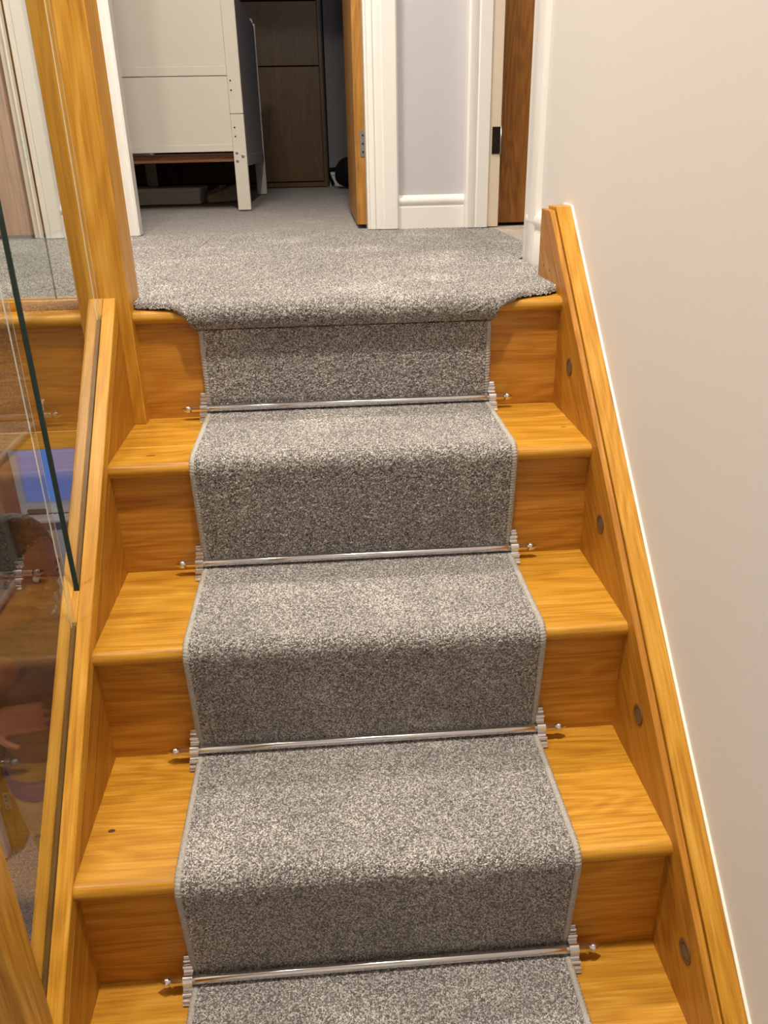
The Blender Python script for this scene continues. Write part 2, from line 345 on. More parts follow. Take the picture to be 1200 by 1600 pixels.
for (k, x, y, rx, ry) in ((3, 0.028, -0.844, 0.0050, 0.0032), (1, 0.060, -0.434, 0.0085, 0.0022), (1, 0.765, -0.379, 0.0050, 0.0016)):
    bm = bmesh.new(); lathe(bm, [(-k*R+0.00005, 1.0), (-k*R+0.00025, 0.8)], 'z', (0, 0, 0), 14)
    for v in bm.verts: v.co.x = x+v.co.x*rx; v.co.y = y+v.co.y*ry
    bm_obj('knot', bm, KNOT, treads[k-1])
for k in range(1, NSTEP+1):
    box('riser', 0.0, W, -k*G, -k*G+0.012, -k*R+0.0002, -(k-1)*R-TH+0.001, OAK_RISER, st)
prism('landing_nosing', tread_poly(0, -0.09), 'x', 0.0, W, OAK_X, st, smooth=True)
YE = -NSTEP*G-0.02
# left string with the slotted base rail
sl = slope('string', -0.046, 0.0, YE, -0.262, AL-0.03, ML, 0.27, OAK_STL_SHADE, st)
slope('base_rail', -0.0212, 0.0, -1.10, -0.262, AL, ML, 0.0298, OAK_SL, sl, 0.001)
slope('base_rail', -0.046, -0.0296, -1.10, -0.262, AL, ML, 0.03, OAK_SL, sl, 0.001)
slope('base_rail', -0.046, 0.0, YE, -1.148, AL, ML, 0.03, OAK_SL, sl, 0.001)
slope('slot_fillet', -0.0295, -0.0213, -0.288, -0.262, AL-0.0006, ML, 0.028, OAK_SL, sl, 0)
slope('slot_fillet', -0.0295, -0.0213, -0.681, -0.646, AL-0.0006, ML, 0.028, OAK_SL, sl, 0)
slope('slot_gasket', -0.0295, -0.0213, -0.6459, -0.2881, AL-0.0055, ML, 0.02, HOLE, sl, 0)
slope('slot_gasket', -0.0295, -0.0213, -1.10, -0.6811, AL-0.0055, ML, 0.02, HOLE, sl, 0)
# newel posts
box('newel_post', -0.065, 0.021, -0.262, -0.176, -0.2005, 1.15, OAK_Z, st, 0.0015)
box('newel_post', -0.065, 0.021, -1.148, -1.10, -1.1, 0.20, OAK_Z, st, 0.0015)
# right string: inner board, groove, taller outer cover board, caulk bead
sr = prism('string', [(YE, AR+MR*YE-0.29), (-0.064, AR+MR*(-0.064)-0.29), (-0.064, 0.1395), (-0.127, 0.1395), (YE, AR+MR*YE)], 'x', W, W+0.0100, OAK_STR_SHADE, st, bev=0.0012)
prism('cover_board', [(YE, AR+MR*YE-0.25), (-0.072, AR+MR*(-0.072)-0.25), (-0.072, 0.146), (-0.126, 0.146), (YE, AR+0.0065+MR*YE)], 'x', W+0.0112, W+0.0391, OAK_SR, sr, bev=0.0012)
prism('caulk_bead', [(YE, AR+MR*YE-0.01), (-0.07, 0.12), (-0.07, 0.1478), (-0.125, 0.1478), (YE, AR+0.0080+MR*YE)], 'x', W+0.0392, WX+0.0005, CAULK, sr)
prism('groove', [(YE, AR+MR*YE-0.03), (-0.08, 0.11), (-0.08, 0.134), (-0.127, 0.133), (YE, AR-0.006+MR*YE)], 'x', W+0.0098, W+0.0114, OAK_SR, sr)
# little round stair lights let into the right string (switched off)
for k in range(0, 8):
    cy, cz = -0.320-k*G, -0.109-k*R
    bm = bmesh.new()
    prof = [(-0.0001, .0165), (-0.0012, .0160), (-0.0014, .0122), (-0.0004, .0116)]
    lathe(bm, prof, 'x', (W, cy, cz), 24); lt = bm_obj('stair_light', bm, BRONZE, sr, True)
    bm = bmesh.new(); lathe(bm, [(-0.0003, .0114), (-0.0006, .0105), (-0.0008, .004)], 'x', (W, cy, cz), 20); bm_obj('lens', bm, LED, lt, True)
for (yy, zz) in ((-0.105, 0.038), (-0.146, 0.034)):
    bm = bmesh.new(); lathe(bm, [(-0.0001, .0034), (-0.0004, .0028)], 'x', (W, yy, zz), 12); bm_obj('screw_plug', bm, BRONZE, sr)
# landing edge left of the newel: nosing, fascia, base rail
struct(prism('trim_12', tread_poly(0, -0.19), 'x', XL, -0.066, OAK_X, smooth=True))
struct(box('trim_13', XL, -0.066, -G, -0.2215, -0.2155, -TH+0.001, OAK_RISER))
struct(box('trim_14', XL, -0.047, -G-0.003, -0.2215, -0.2495, -0.2160, OAK_X, bev=0.001))
lr = struct(boxes('trim_15', [(XL, -0.066, -0.203, -0.1855, 0, 0.0165), (XL, -0.066, -0.1745, -0.158, 0, 0.0165), (XL, -0.066, -0.1855, -0.1745, 0, 0.004)], OAK_X, bev=0.0008))

# ------------------------------------------------------------------ glass balustrade
def glass_panel(name, y0, y1, label, grp=None):
    """toughened pane in the slot of the pitched base rail; clear faces, green edges"""
    x0, x1 = -0.0292, -0.0216; c = 0.0013
    zb = lambda y: AL+ML*y-0.0054
    zt = lambda y: AL+ML*y+0.86
    ring = [(y0, zb(y0)), (y1, zb(y1)), (y1, zt(y1)), (y0, zt(y0))]
    inn = [(y0+c, zb(y0+c)+c), (y1-c, zb(y1-c)+c), (y1-c, zt(y1-c)-c), (y0+c, zt(y0+c)-c)]
    V = [(x0, *p) for p in inn]+[(x0+c, *p) for p in ring]+[(x1-c, *p) for p in ring]+[(x1, *p) for p in inn]
    F, mi = [(3, 2, 1, 0), (12, 13, 14, 15)], [0, 0]
    for i in range(4):
        j = (i+1) % 4
        F += [(i, j, 4+j, 4+i), (4+i, 4+j, 8+j, 8+i), (8+i, 8+j, 12+j, 12+i)]; mi += ([2, 0, 2] if i == 1 else ([3, 3, 3] if i == 0 else [1, 1, 1]))
    o = mobj(name, V, F, [GLASS, GEDGE, GARRIS, HOLE], mi=mi)
    return tag(o, label, 'glass panel', grp)
glass_panel('glass_panel', -0.645, -0.290, 'clear glass balustrade panel next to the tall oak newel post, with a dark green edge')
glass_panel('glass_panel', -1.098, -0.683, 'clear glass balustrade panel further down the stairs, past the gap in the rail')
gx0, gx1, gy = -1.30, -0.125, -0.18
o = box('glass_panel', gx0, gx1, gy-0.005, gy+0.005, 0.0045, 0.92, [GLASS, GEDGE])
o.data.polygons.foreach_set('material_index', [0 if abs(p.normal.y) > 0.9 else 1 for p in o.data.polygons])
tag(o, 'clear glass balustrade panel standing along the landing edge left of the newel post', 'glass panel')

# ------------------------------------------------------------------ carpet: pile surfaces
def pile(name, prof, xs, mat, parent=None, amp=0.0016, jit=0.0009, smax=None, lift=None):
    """prof: dense polyline (y,z) of the carpet surface; rows along prof, columns along x"""
    P = np.array(prof); d = np.r_[0, np.cumsum(np.hypot(*np.diff(P, axis=0).T))]
    nx = len(xs)
    if smax is None:
        ns = len(P); S = np.repeat(d[:, None], nx, 1)
    else:
        ns = int(d[-1]/0.0024); lim = np.minimum(smax(xs), d[-1])[None, :]; S = np.minimum(np.linspace(0, d[-1], ns)[:, None], lim)
    Y = np.interp(S, d, P[:, 0]); Z = np.interp(S, d, P[:, 1])
    ty = np.gradient(P[:, 0], d); tz = np.gradient(P[:, 1], d)
    NY = np.interp(S, d, -tz); NZ = np.interp(S, d, ty); l = np.hypot(NY, NZ)+1e-9
    sgn = 1.0 if np.mean(NZ) > 0 else -1.0
    NY, NZ = sgn*NY/l, sgn*NZ/l
    h = rng.normal(0, amp, S.shape).clip(-2*amp, 2*amp)
    if lift is not None: h = h+lift(S, xs)
    X = np.repeat(np.asarray(xs)[None, :], ns, 0)+rng.normal(0, jit, S.shape)
    Y = Y+NY*h; Z = Z+NZ*h
    V = np.stack([X, Y, Z], -1).reshape(-1, 3)
    idx = np.arange(ns*nx).reshape(ns, nx)
    F = np.stack([idx[:-1, :-1], idx[1:, :-1], idx[1:, 1:], idx[:-1, 1:]], -1).reshape(-1, 4)
    if smax is not None:
        open_ = (S < lim-1e-6).ravel(); F = F[open_[F].any(1)]
    if sgn < 0: F = F[:, ::-1]
    loc = np.array((float(np.mean(xs)), float(P[:, 0].mean()), float(P[:, 1].min())))
    me = bpy.data.meshes.new(name)
    me.vertices.add(len(V)); me.vertices.foreach_set('co', (V-loc).astype(np.float32).ravel())
    me.loops.add(F.size); me.loops.foreach_set('vertex_index', F.astype(np.int32).ravel())
    me.polygons.add(len(F)); me.polygons.foreach_set('loop_start', np.arange(0, F.size, 4, dtype=np.int32))
    me.polygons.foreach_set('use_smooth', np.ones(len(F), bool))
    me.update(calc_edges=True); me.materials.append(mat)
    return link(bpy.data.objects.new(name, me), parent, tuple(loc))
def resample(P, ds):
    P = np.array(P); d = np.r_[0, np.cumsum(np.hypot(*np.diff(P, axis=0).T))]
    s = np.linspace(0, d[-1], max(2, int(d[-1]/ds)+1))
    return np.stack([np.interp(s, d, P[:, 0]), np.interp(s, d, P[:, 1])], -1)
def smoothed(P, n):
    P = P.copy()
    for _ in range(n): P[1:-1] = 0.25*P[:-2]+0.5*P[1:-1]+0.25*P[2:]
    return P
# landing carpet: flat, rolled over the nosing, corners cut back beside the newel and the string
rr = 0.0245; cyc, czc = -G-0.0085, CZ+0.002-rr
prof = [(1.035, CZ-0.003), (0.35, CZ-0.001), (0.0, CZ+0.001), (-0.15, CZ+0.002)]
for i in range(25):
    a = math.pi/2+math.radians(205)*i/24
    prof.append((cyc+rr*1.15*math.cos(a), czc+rr*math.sin(a)))
prof = smoothed(resample(prof, 0.0026), 3)
sflat = 1.035+0.2397
xk = [0.020, 0.030, 0.060, 0.088, 0.102, 0.115, 0.130, 0.655, 0.668, 0.682, 0.695, 0.712, 0.735, 0.762, 0.790]
arc = math.radians(205)*rr*1.05
sk = [-.010, -.004, .004, .012, .028, .046, arc, arc, .048, .034, .022, .006, -.004, -.014, -.040]
smax = lambda x: sflat+np.interp(x, xk, sk)
def edge_drop(S, xs):
    e = smax(xs)[None, :]-S
    dl = np.clip(1-e/0.006, 0, 1)
    body = np.minimum(1.0, np.maximum(0, 1-e/0.05))
    return -0.010*dl**2*(np.interp(xs, [0, .115, .13, .655, .67, .79], [1, 1, .4, .4, 1, 1])[None, :])
lc = pile('floor', prof, np.arange(0.0225, 0.8120, 0.0024), CARPET, None, 0.0013, 0.0007, smax, edge_drop)
lc['kind'] = 'structure'
side = pile('landing_pile', resample([(1.035, CZ-0.003), (-0.155, CZ-0.002)], 0.004), np.arange(-0.90, 0.0225, 0.004), CARPET, lc, 0.0014, 0.0008)
pile('landing_pile', resample([(1.035, CZ-0.003), (0.235, CZ-0.002)], 0.004), np.arange(0.8120, 0.905, 0.004), CARPET, lc, 0.0014, 0.0008)

# stair runner
def runner_profile(k0, k1):
    P = []
    off = 0.0115
    for k in range(k0, k1+1):
        yr = -k*G
        if k == k0: P.append((yr-0.012, -(k-1)*R-0.0375))
        P += [(yr-0.0115, -k*R+0.034), (yr-0.009, -k*R+0.022), (yr-0.014, -k*R+0.013), (yr-0.034, -k*R+0.0120)]
        if k == NSTEP: break
        yc, zc, rad = -(k+1)*G-NOSE+TH/2, -k*R-TH/2, TH/2+off
        for i in range(13):
            a = math.pi/2+math.radians(100)*i/12
            P.append((yc+rad*math.cos(a), zc+rad*math.sin(a)))
        P.append((-(k+1)*G-0.019, -k*R-0.105))
    return P
RX0, RX1 = 0.1335, 0.6555
run_t = empty('stair_runner', ((RX0+RX1)/2, -1.3, HALL_Z), 'grey twist pile stair runner with whipped edges down the middle of the oak treads', 'carpet runner')
fine = smoothed(resample(runner_profile(1, 5), 0.0021), 8)
pb = pile('runner_pile', fine, np.arange(RX0+0.005, RX1-0.0049, 0.0021), CARPET, run_t, 0.0008, 0.0006)
coarse = smoothed(resample(runner_profile(6, NSTEP), 0.008), 2)
coarse[0] = fine[-1]
pile('runner_pile', coarse, np.arange(RX0+0.006, RX1-0.0059, 0.012), CARPET, run_t, 0.0004, 0.0002)
def binding(x, hand, P, ds, rad, n=8):
    Q = resample(P, ds); d = np.r_[0, np.cumsum(np.hypot(*np.diff(Q, axis=0).T))]
    ty = np.gradient(Q[:, 0], d); tz = np.gradient(Q[:, 1], d); l = np.hypot(ty, tz); ty, tz = ty/l, tz/l
    ny, nz = tz, -ty
    if nz.mean() < 0: ny, nz = -ny, -nz
    ny, nz = -tz*np.sign(-ty.mean() or 1), ty*np.sign(ty.mean() or 1)
    s = -1.0 if np.mean(ty) < 0 else 1.0
    ny, nz = -tz*s, ty*s
    cy, cz = Q[:, 0]-ny*0.0045, Q[:, 1]-nz*0.0045
    A = 2*np.pi*np.arange(n)/n
    rr_ = rad*(1+0.15*np.sin(hand*A[None, :]+2*np.pi*d[:, None]/0.0052))
    V = np.stack([x+rr_*np.cos(A), cy[:, None]+ny[:, None]*rr_*np.sin(A), cz[:, None]+nz[:, None]*rr_*np.sin(A)], -1).reshape(-1, 3)
    idx = np.arange(len(Q)*n).reshape(len(Q), n)
    F = np.stack([idx[:-1], idx[1:], np.roll(idx, -1, 1)[1:], np.roll(idx, -1, 1)[:-1]], -1).reshape(-1, 4)
    return mobj('whipped_edge', V, F.tolist(), BIND, run_t, smooth=True)
full = np.vstack([smoothed(resample(runner_profile(1, 5), 0.0026), 6), coarse[1:]])
for x, hnd in ((RX0+0.0015, 1), (RX1-0.0015, -1)):
    b_ = binding(x, hnd, full, 0.0016, 0.0056)

# ------------------------------------------------------------------ stair rods
def rod_master():
    rt = bpy.data.objects.new('stair_rod', None); rt.empty_display_size = 0.05; link(rt, None, (0, 0, 0))
    bm = bmesh.new()
    lathe(bm, [(0.1045, .0060), (0.1050, .0064), (0.6835, .0064), (0.6840, .0060)], 'x', (0, 0, 0), 20)
    o = bm_obj('rod', bm, CHROME, rt); autosmooth(o, 50)
    for cx, s in ((0.1045, -1), (0.6840, 1)):
        bm = bmesh.new()
        lathe(bm, [(cx, .0045), (cx+s*.0015, .0042), (cx+s*.0025, .0060), (cx+s*.0045, .0072), (cx+s*.008, .0075), (cx+s*.011, .0066), (cx+s*.014, .0046), (cx+s*.017, .0024), (cx+s*.019, .0008)], 'x', (0, 0, 0), 18)
        bm_obj('finial', bm, CHROME, rt, True)
    for cx in (0.1265, 0.6625):
        pts = []
        for i in range(61):
            a = -0.031+0.062*i/60
            b = 0.0015
            for (c0, hw, hh) in ((0.0165, .0042, .0085), (0.0240, .0034, .0062), (0.0295, .0018, .0048)):
                t = (abs(a)-c0)/hw
                if abs(t) < 1: b = max(b, hh*math.sqrt(1-t*t))
            if abs(a) < 0.0098: b = max(b, math.sqrt(0.0098**2-a*a))
            pts.append((a, b))
        outer = [(-a*0.7071-b*0.7071, -a*0.7071+b*0.7071) for a, b in pts]
        inner = [(-a*0.7071+0.0022*0.7071, -a*0.7071-0.0022*0.7071) for a, b in (pts[-1], pts[0])]
        o = prism('bracket', outer+inner, 'x', cx-0.0065, cx+0.0065, CHROME, rt); autosmooth(o, 35)
    return rt
ROD_LABELS = ['chrome stair rod across the runner at the foot of the riser just below the landing',
              'chrome stair rod across the runner, second one down from the landing',
              'chrome stair rod across the runner, third one down from the landing',
              'chrome stair rod across the runner, fourth one down from the landing',
              'chrome stair rod across the runner, fifth one down from the landing']
master = rod_master(); parts = list(master.children)
for k in range(1, 6):
    if k == 1: r = master
    else:
        r = master.copy(); col.objects.link(r)
        for p in parts:
            c = p.copy(); col.objects.link(c); c.parent = r
    r.location = (0, -k*G-0.0205, -k*R+0.0215)
    tag(r, ROD_LABELS[k-1], 'stair rod', 'chrome rods holding the stair runner')

# ------------------------------------------------------------------ bedroom furniture
ct = empty('cot', (-0.27, 2.7, CZ), 'white wooden cot with a solid panelled end, seen through the bedroom doorway', 'cot')
def leg(x0, x1, y0, y1, split, top):
    l = box('leg', x0, x1, y0, y1, CZ, split-0.0015, COTW, ct, 0.002)
    box('upper_leg', x0, x1, y0, y1, split+0.0005, top, COTW, l, 0.002)
    return l
l1 = leg(0.002, 0.057, 2.06, 2.10, 0.387, 0.86); leg(-0.62, -0.565, 2.06, 2.10, 0.387, 0.86)
leg(-0.002, 0.053, 3.33, 3.37, 0.387, 0.86); leg(-0.62, -0.565, 3.33, 3.37, 0.387, 0.86)
for (yy0, yy1) in ((2.068, 2.088), (3.342, 3.362)):
    p_ = box('end_panel', -0.564, 0.0015, yy0, yy1, 0.5285, 0.845, COTW, ct, 0.0015)
    box('panel_bevel', -0.564, 0.0015, yy0-0.003, yy0, 0.5285, 0.562, COTW, p_, 0.0012)
    p_ = box('end_panel', -0.564, 0.0015, yy0, yy1, 0.245, 0.5255, COTW, ct, 0.0015)
    box('panel_bevel', -0.564, 0.0015, yy0-0.003, yy0, 0.245, 0.272, COTW, p_, 0.0012)
for xx in (0.030, -0.60):
    box('side_panel', xx, xx+0.018, 2.101, 3.329, 0.236, 0.848, COTG, ct, 0.0015)
    box('side_rail', xx-0.008, xx+0.020, 2.101, 3.329, 0.186, 0.234, COTG, ct, 0.0015)
box('mattress_base', -0.57, 0.025, 2.11, 3.32, 0.205, 0.232, oak('pine_base', 'X', 0, (190, 140, 96), (168, 116, 74), (140, 92, 56), 0.6), ct, 0.001)
bm = bmesh.new(); lathe(bm, [(0.86, .012), (0.868, .014), (0.88, .012), (0.886, .006)], 'z', (0.03, 3.35, 0), 14); bm_obj('post_cap', bm, COTW, ct, True)
for (xx, zz) in ((0.0145, 0.509), (0.0145, 0.474), (0.016, 0.336), (0.016, 0.302)):
    bm = bmesh.new(); lathe(bm, [(2.0588, .0034), (2.0602, .0034)], 'y', (xx, 0, zz), 10); bm_obj('peg_hole', bm, HOLE, l1)
for (xx, zz, rd) in ((0.0165, 0.239, .006), (0.041, 0.226, .007), (0.0165, 0.207, .006)):
    bm = bmesh.new(); lathe(bm, [(2.0580, rd*0.7), (2.0585, rd), (2.0605, rd)], 'y', (xx, 0, zz), 12); bm_obj('bolt', bm, STEEL, l1)
# things under and behind the cot
bx = empty('storage_box', (-0.36, 2.70, CZ), 'low pale grey storage box on the floor under the cot', 'box')
box('box_body', -0.60, -0.225, 2.555, 2.85, CZ, 0.074, plain('pale_grey_card', (228, 224, 218), 0.7, noise=0.04), bx, 0.004)
box('lid', -0.605, -0.220, 2.550, 2.855, 0.066, 0.088, plain('pale_grey_lid', (230, 226, 220), 0.7, noise=0.04), bx, 0.004)
def shoe(name, loc, rz, m_up, label):
    e = empty(name, loc, label, 'shoe', None); e.rotation_euler.z = rz
    def body(nm, z0, z1, grow, top, mat):
        V, F = [], []; n = 20; zs = 5
        for j in range(zs):
            t = j/(zs-1)
            for i in range(n):
                a = 2*math.pi*i/n; x = 0.13*math.cos(a); wdt = 0.038+0.008*math.cos(a-0.3)
                y = wdt*math.sin(a)*grow
                zz = z0+(z1-z0)*t
                if top: zz = z0+(z1-z0)*t*(0.62-0.38*math.cos(a)); x *= 1-0.10*t; y *= 1-0.28*t
                V.append((x, y, zz))
            if j: F += [((j-1)*n+i, (j-1)*n+(i+1) % n, j*n+(i+1) % n, j*n+i) for i in range(n)]
        F += [tuple(range(n))[::-1], tuple((zs-1)*n+i for i in range(n))]
        me = bpy.data.meshes.new(nm); me.from_pydata(V, [], F); me.materials.append(mat)
        me.polygons.foreach_set('use_smooth', [True]*len(F))
        o = bpy.data.objects.new(nm, me); col.objects.link(o); o.parent = e; return o
    body('sole', 0.0, 0.024, 1.05, False, SOLE); body('upper', 0.020, 0.085, 1.0, True, m_up)
    for i in range(4):
        me = bpy.data.meshes.new('lace'); bm = bmesh.new(); bm_box(bm, 0.012+0.018*i, 0.018+0.018*i, -0.02, 0.02, 0.070-0.007*i, 0.076-0.007*i, 0.001); bm.to_mesh(me); bm.free()
        me.materials.append(SOLE); o = bpy.data.objects.new('lace', me); col.objects.link(o); o.parent = e
    return e
SOLE = plain('shoe_sole', (206, 198, 182), 0.7, noise=0.1)
shoe('shoe', (-0.125, 2.76, CZ), math.radians(232), plain('shoe_fabric', (196, 190, 172), 0.8, noise=0.3, nscale=30), 'pale laced shoe lying on the carpet under the cot beside the leg')
# fitted wardrobe
wd = empty('wardrobe', (-0.2, 4.4, CZ), 'tall brown wood wardrobe with flat doors standing behind the cot', 'wardrobe')
boxes('carcass', [(-0.95, -0.93, 4.175, 4.70, CZ, 2.2), (0.392, 0.411, 4.160, 4.70, CZ, 2.2), (-0.93, 0.392, 4.68, 4.70, CZ, 2.2), (-0.93, 0.392, 4.175, 4.68, 2.18, 2.2)], BROWN, wd)
box('plinth', -0.93, 0.411, 4.152, 4.172, CZ, 0.040, BROWN, wd, 0.001)
for (x0, x1) in ((-0.928, -0.27), (-0.267, 0.390)):
    d_ = box('wardrobe_door', x0, x1, 4.150, 4.172, 0.046, 0.721, BROWN, wd, 0.002)
    d_ = box('wardrobe_door', x0, x1, 4.150, 4.172, 0.727, 1.076, BROWN, wd, 0.002)
    d_ = box('wardrobe_door', x0, x1, 4.150, 4.172, 1.082, 2.175, BROWN, wd, 0.002)
# black bag on the bedroom floor
bg_ = empty('bag', (0.585, 3.87, CZ), 'slumped black bag with a strap on the bedroom floor by the wardrobe', 'bag')
V, F = [], []; nu, nv = 28, 16
for j in range(nv+1):
    ph = math.pi*j/nv
    for i in range(nu):
        th = 2*math.pi*i/nu
        q = 1+0.06*math.sin(3*th+2*ph)+0.05*math.sin(5*th-ph)
        sx, sy, sz = (abs(math.cos(th))**0.8*math.copysign(1, math.cos(th)), abs(math.sin(th))**0.8*math.copysign(1, math.sin(th)), math.cos(ph))
        zz = CZ+0.092+0.092*math.copysign(abs(sz)**0.8, sz)
        V.append((0.590+0.125*sx*math.sin(ph)**0.7*q, 3.88+0.11*sy*math.sin(ph)**0.7*q, max(CZ, zz)))
    if j: F += [((j-1)*nu+i, (j-1)*nu+(i+1) % nu, j*nu+(i+1) % nu, j*nu+i) for i in range(nu)]
mobj('bag_body', V, F, BLACK, bg_, smooth=True)
def tube(name, pts, rad, mat, parent, n=8, flat=1.0):
    bm = bmesh.new(); rings = []; pts = [Vector(p) for p in pts]
    for i, p in enumerate(pts):
        t = (pts[min(i+1, len(pts)-1)]-pts[max(i-1, 0)]).normalized()
        a = t.cross(Vector((0, 0, 1))); a = a.normalized() if a.length > 1e-4 else Vector((1, 0, 0)); b = a.cross(t)
        rings.append([bm.verts.new(p+a*rad*flat*math.cos(2*math.pi*k/n)+b*rad*math.sin(2*math.pi*k/n)) for k in range(n)])
    for a, b in zip(rings, rings[1:]):
        for k in range(n): bm.faces.new((a[k], a[(k+1) % n], b[(k+1) % n], b[k]))
    bm.faces.new(rings[0][::-1]); bm.faces.new(rings[-1])
    return bm_obj(name, bm, mat, parent, True)
tube('strap', [(0.50, 3.87, 0.128), (0.46, 3.92, 0.120), (0.435, 4.03, 0.116), (0.424, 4.12, 0.116), (0.432, 4.19, 0.07), (0.45, 4.20, 0.02)], 0.014, BLACK, bg_, 8, 0.4)
tube('handle', [(0.50, 3.85, 0.105), (0.53, 3.80, 0.11), (0.57, 3.775, 0.10), (0.62, 3.78, 0.11)], 0.006, BLACK, bg_)

# ------------------------------------------------------------------ the person in the lower hall
SKIN = plain('skin', (176, 118, 92), 0.55, noise=0.10, nscale=25)
JUMPER = plain('taupe_jumper', (146, 124, 108), 0.9, spec=0.1, noise=0.15, nscale=160, bump=0.2)
TROUS = plain('grey_trousers', (150, 140, 128), 0.9, spec=0.1, noise=0.18, nscale=40, bump=0.2)
HAIR = plain('grey_brown_hair', (92, 82, 72), 0.7, noise=0.5, nscale=220, bump=0.6)
BLUE = plain('blue_shirt', (44, 58, 140), 0.85, noise=0.15, nscale=60)
SHOEM = plain('dark_shoe', (40, 36, 34), 0.6)
PALE = plain('pale_collar', (186, 192, 196), 0.85, noise=0.1, nscale=80)
class Blob:
    def __init__(s): s.V, s.F = [], []
    def ell(s, c, r, M=None, nu=20, nv=12):
        b = len(s.V); M = M or Matrix.Identity(3)
        for j in range(nv+1):
            ph = math.pi*j/nv
            for i in range(nu):
                th = 2*math.pi*i/nu
                p = M @ Vector((r[0]*math.sin(ph)*math.cos(th), r[1]*math.sin(ph)*math.sin(th), r[2]*math.cos(ph)))
                s.V.append((c[0]+p.x, c[1]+p.y, c[2]+p.z))
            if j: s.F += [(b+(j-1)*nu+i, b+j*nu+i, b+j*nu+(i+1) % nu, b+(j-1)*nu+(i+1) % nu) for i in range(nu)]
    def cap(s, a, b, ra, rb, n=14):
        a, b = Vector(a), Vector(b); L = (b-a).length; m = max(2, int(L/0.012))
        z = (b-a).normalized(); x = z.orthogonal().normalized(); y = z.cross(x); base = len(s.V); rings = []
        ts = [(-ra*math.cos(h), ra*math.sin(h)) for h in (0.15, 0.6, 1.1)]
        prof = [(u, q) for u, q in ts]+[(L*i/m, ra+(rb-ra)*i/m) for i in range(m+1)]+[(L+rb*math.cos(h), rb*math.sin(h)) for h in (1.1, 0.6, 0.15)]
        for k, (u, q) in enumerate(prof):
            for i in range(n):
                t = 2*math.pi*i/n; p = a+z*u+x*q*math.cos(t)+y*q*math.sin(t); s.V.append(tuple(p))
            if k: s.F += [(base+(k-1)*n+i, base+(k-1)*n+(i+1) % n, base+k*n+(i+1) % n, base+k*n+i) for i in range(n)]
        s.F.append(tuple(base+i for i in range(n))[::-1]); s.F.append(tuple(base+(len(prof)-1)*n+i for i in range(n)))
    def mesh(s, voxel, smooth):
        me = bpy.data.meshes.new('tmp'); me.from_pydata(s.V, [], s.F); o = bpy.data.objects.new('tmp', me); col.objects.link(o)
        md = o.modifiers.new('r', 'REMESH'); md.mode = 'VOXEL'; md.voxel_size = voxel
        ms = o.modifiers.new('s', 'SMOOTH'); ms.iterations = smooth; ms.factor = 0.5
        dg = bpy.context.evaluated_depsgraph_get(); out = bpy.data.meshes.new_from_object(o.evaluated_get(dg))
        bpy.data.objects.remove(o); return out
HC = Vector((-0.492, 0.300, -0.757))                         # head centre
pe = empty('person', (-0.54, 0.33, HALL_Z), 'person in a taupe jumper standing in the lower hall behind the glass', 'person')
face = math.radians(-28)                                     # gaze: along +x, turned a little to the stairs
Mh = Matrix.Rotation(face, 3, 'Z') @ Matrix.Rotation(math.radians(12), 3, 'Y')
def hp(x, y, z): return HC + Mh @ Vector((x, y, z))
B = Blob()
B.ell(hp(-0.012, 0, 0.028), (0.098, 0.076, 0.098), Mh)       # skull
B.ell(hp(0.022, 0, -0.045), (0.068, 0.058, 0.078), Mh)       # face
B.ell(hp(0.058, 0, -0.098), (0.026, 0.030, 0.022), Mh)       # chin
B.ell(hp(0.020, 0, -0.085), (0.055, 0.052, 0.030), Mh)       # jaw
B.ell(hp(0.078, 0, 0.020), (0.018, 0.050, 0.012), Mh)        # brow
B.cap(hp(0.080, 0, 0.008), hp(0.106, 0, -0.034), 0.009, 0.013)   # nose
for s_ in (-1, 1):
    B.ell(hp(0.094, s_*0.011, -0.037), (0.009, 0.008, 0.007), Mh)
    B.ell(hp(0.062, s_*0.034, -0.030), (0.022, 0.020, 0.018), Mh)    # cheek
    B.ell(hp(-0.010, s_*0.076, -0.012), (0.018, 0.010, 0.031), Mh)   # ear
B.ell(hp(0.084, 0, -0.062), (0.010, 0.022, 0.006), Mh); B.ell(hp(0.082, 0, -0.073), (0.010, 0.020, 0.006), Mh)   # lips
NK = hp(-0.030, 0, -0.10); CH = Vector((-0.555, 0.330, -1.05))
B.cap(NK, CH+Vector((0, 0, 0.12)), 0.056, 0.062)
B.ell(CH, (0.135, 0.185, 0.20)); B.ell(CH+Vector((0.02, 0, -0.20)), (0.145, 0.170, 0.20)); B.ell(CH+Vector((0, 0, -0.40)), (0.130, 0.175, 0.16))
SHR, SHL = Vector((-0.560, 0.165, -0.985)), Vector((-0.560, 0.495, -0.985))
B.cap(SHR, CH+Vector((0, 0, 0.06)), 0.068, 0.09); B.cap(SHL, CH+Vector((0, 0, 0.06)), 0.068, 0.09)
ELR, WRR = Vector((-0.720, 0.095, -1.18)), Vector((-0.592, 0.092, -1.128))
B.cap(SHR, ELR, 0.056, 0.045); B.cap(ELR, WRR, 0.044, 0.031)
ELL, WRL = Vector((-0.600, 0.56, -1.27)), Vector((-0.46, 0.52, -1.45))
B.cap(SHL, ELL, 0.056, 0.045); B.cap(ELL, WRL, 0.043, 0.029)
HIP = Vector((-0.555, 0.33, -1.50))
for s_, fx in ((-1, 0.02), (1, -0.03)):
    kn = Vector((-0.545+fx, 0.33+s_*0.095, -1.93)); an = Vector((-0.575+fx, 0.33+s_*0.10, -2.31))
    B.cap(HIP+Vector((0, s_*0.085, 0)), kn, 0.092, 0.062); B.cap(kn, an, 0.060, 0.043)
    B.ell(an+Vector((0.055, 0, -0.055)), (0.125, 0.046, 0.036)); B.cap(an, an+Vector((0, 0, -0.04)), 0.045, 0.045)
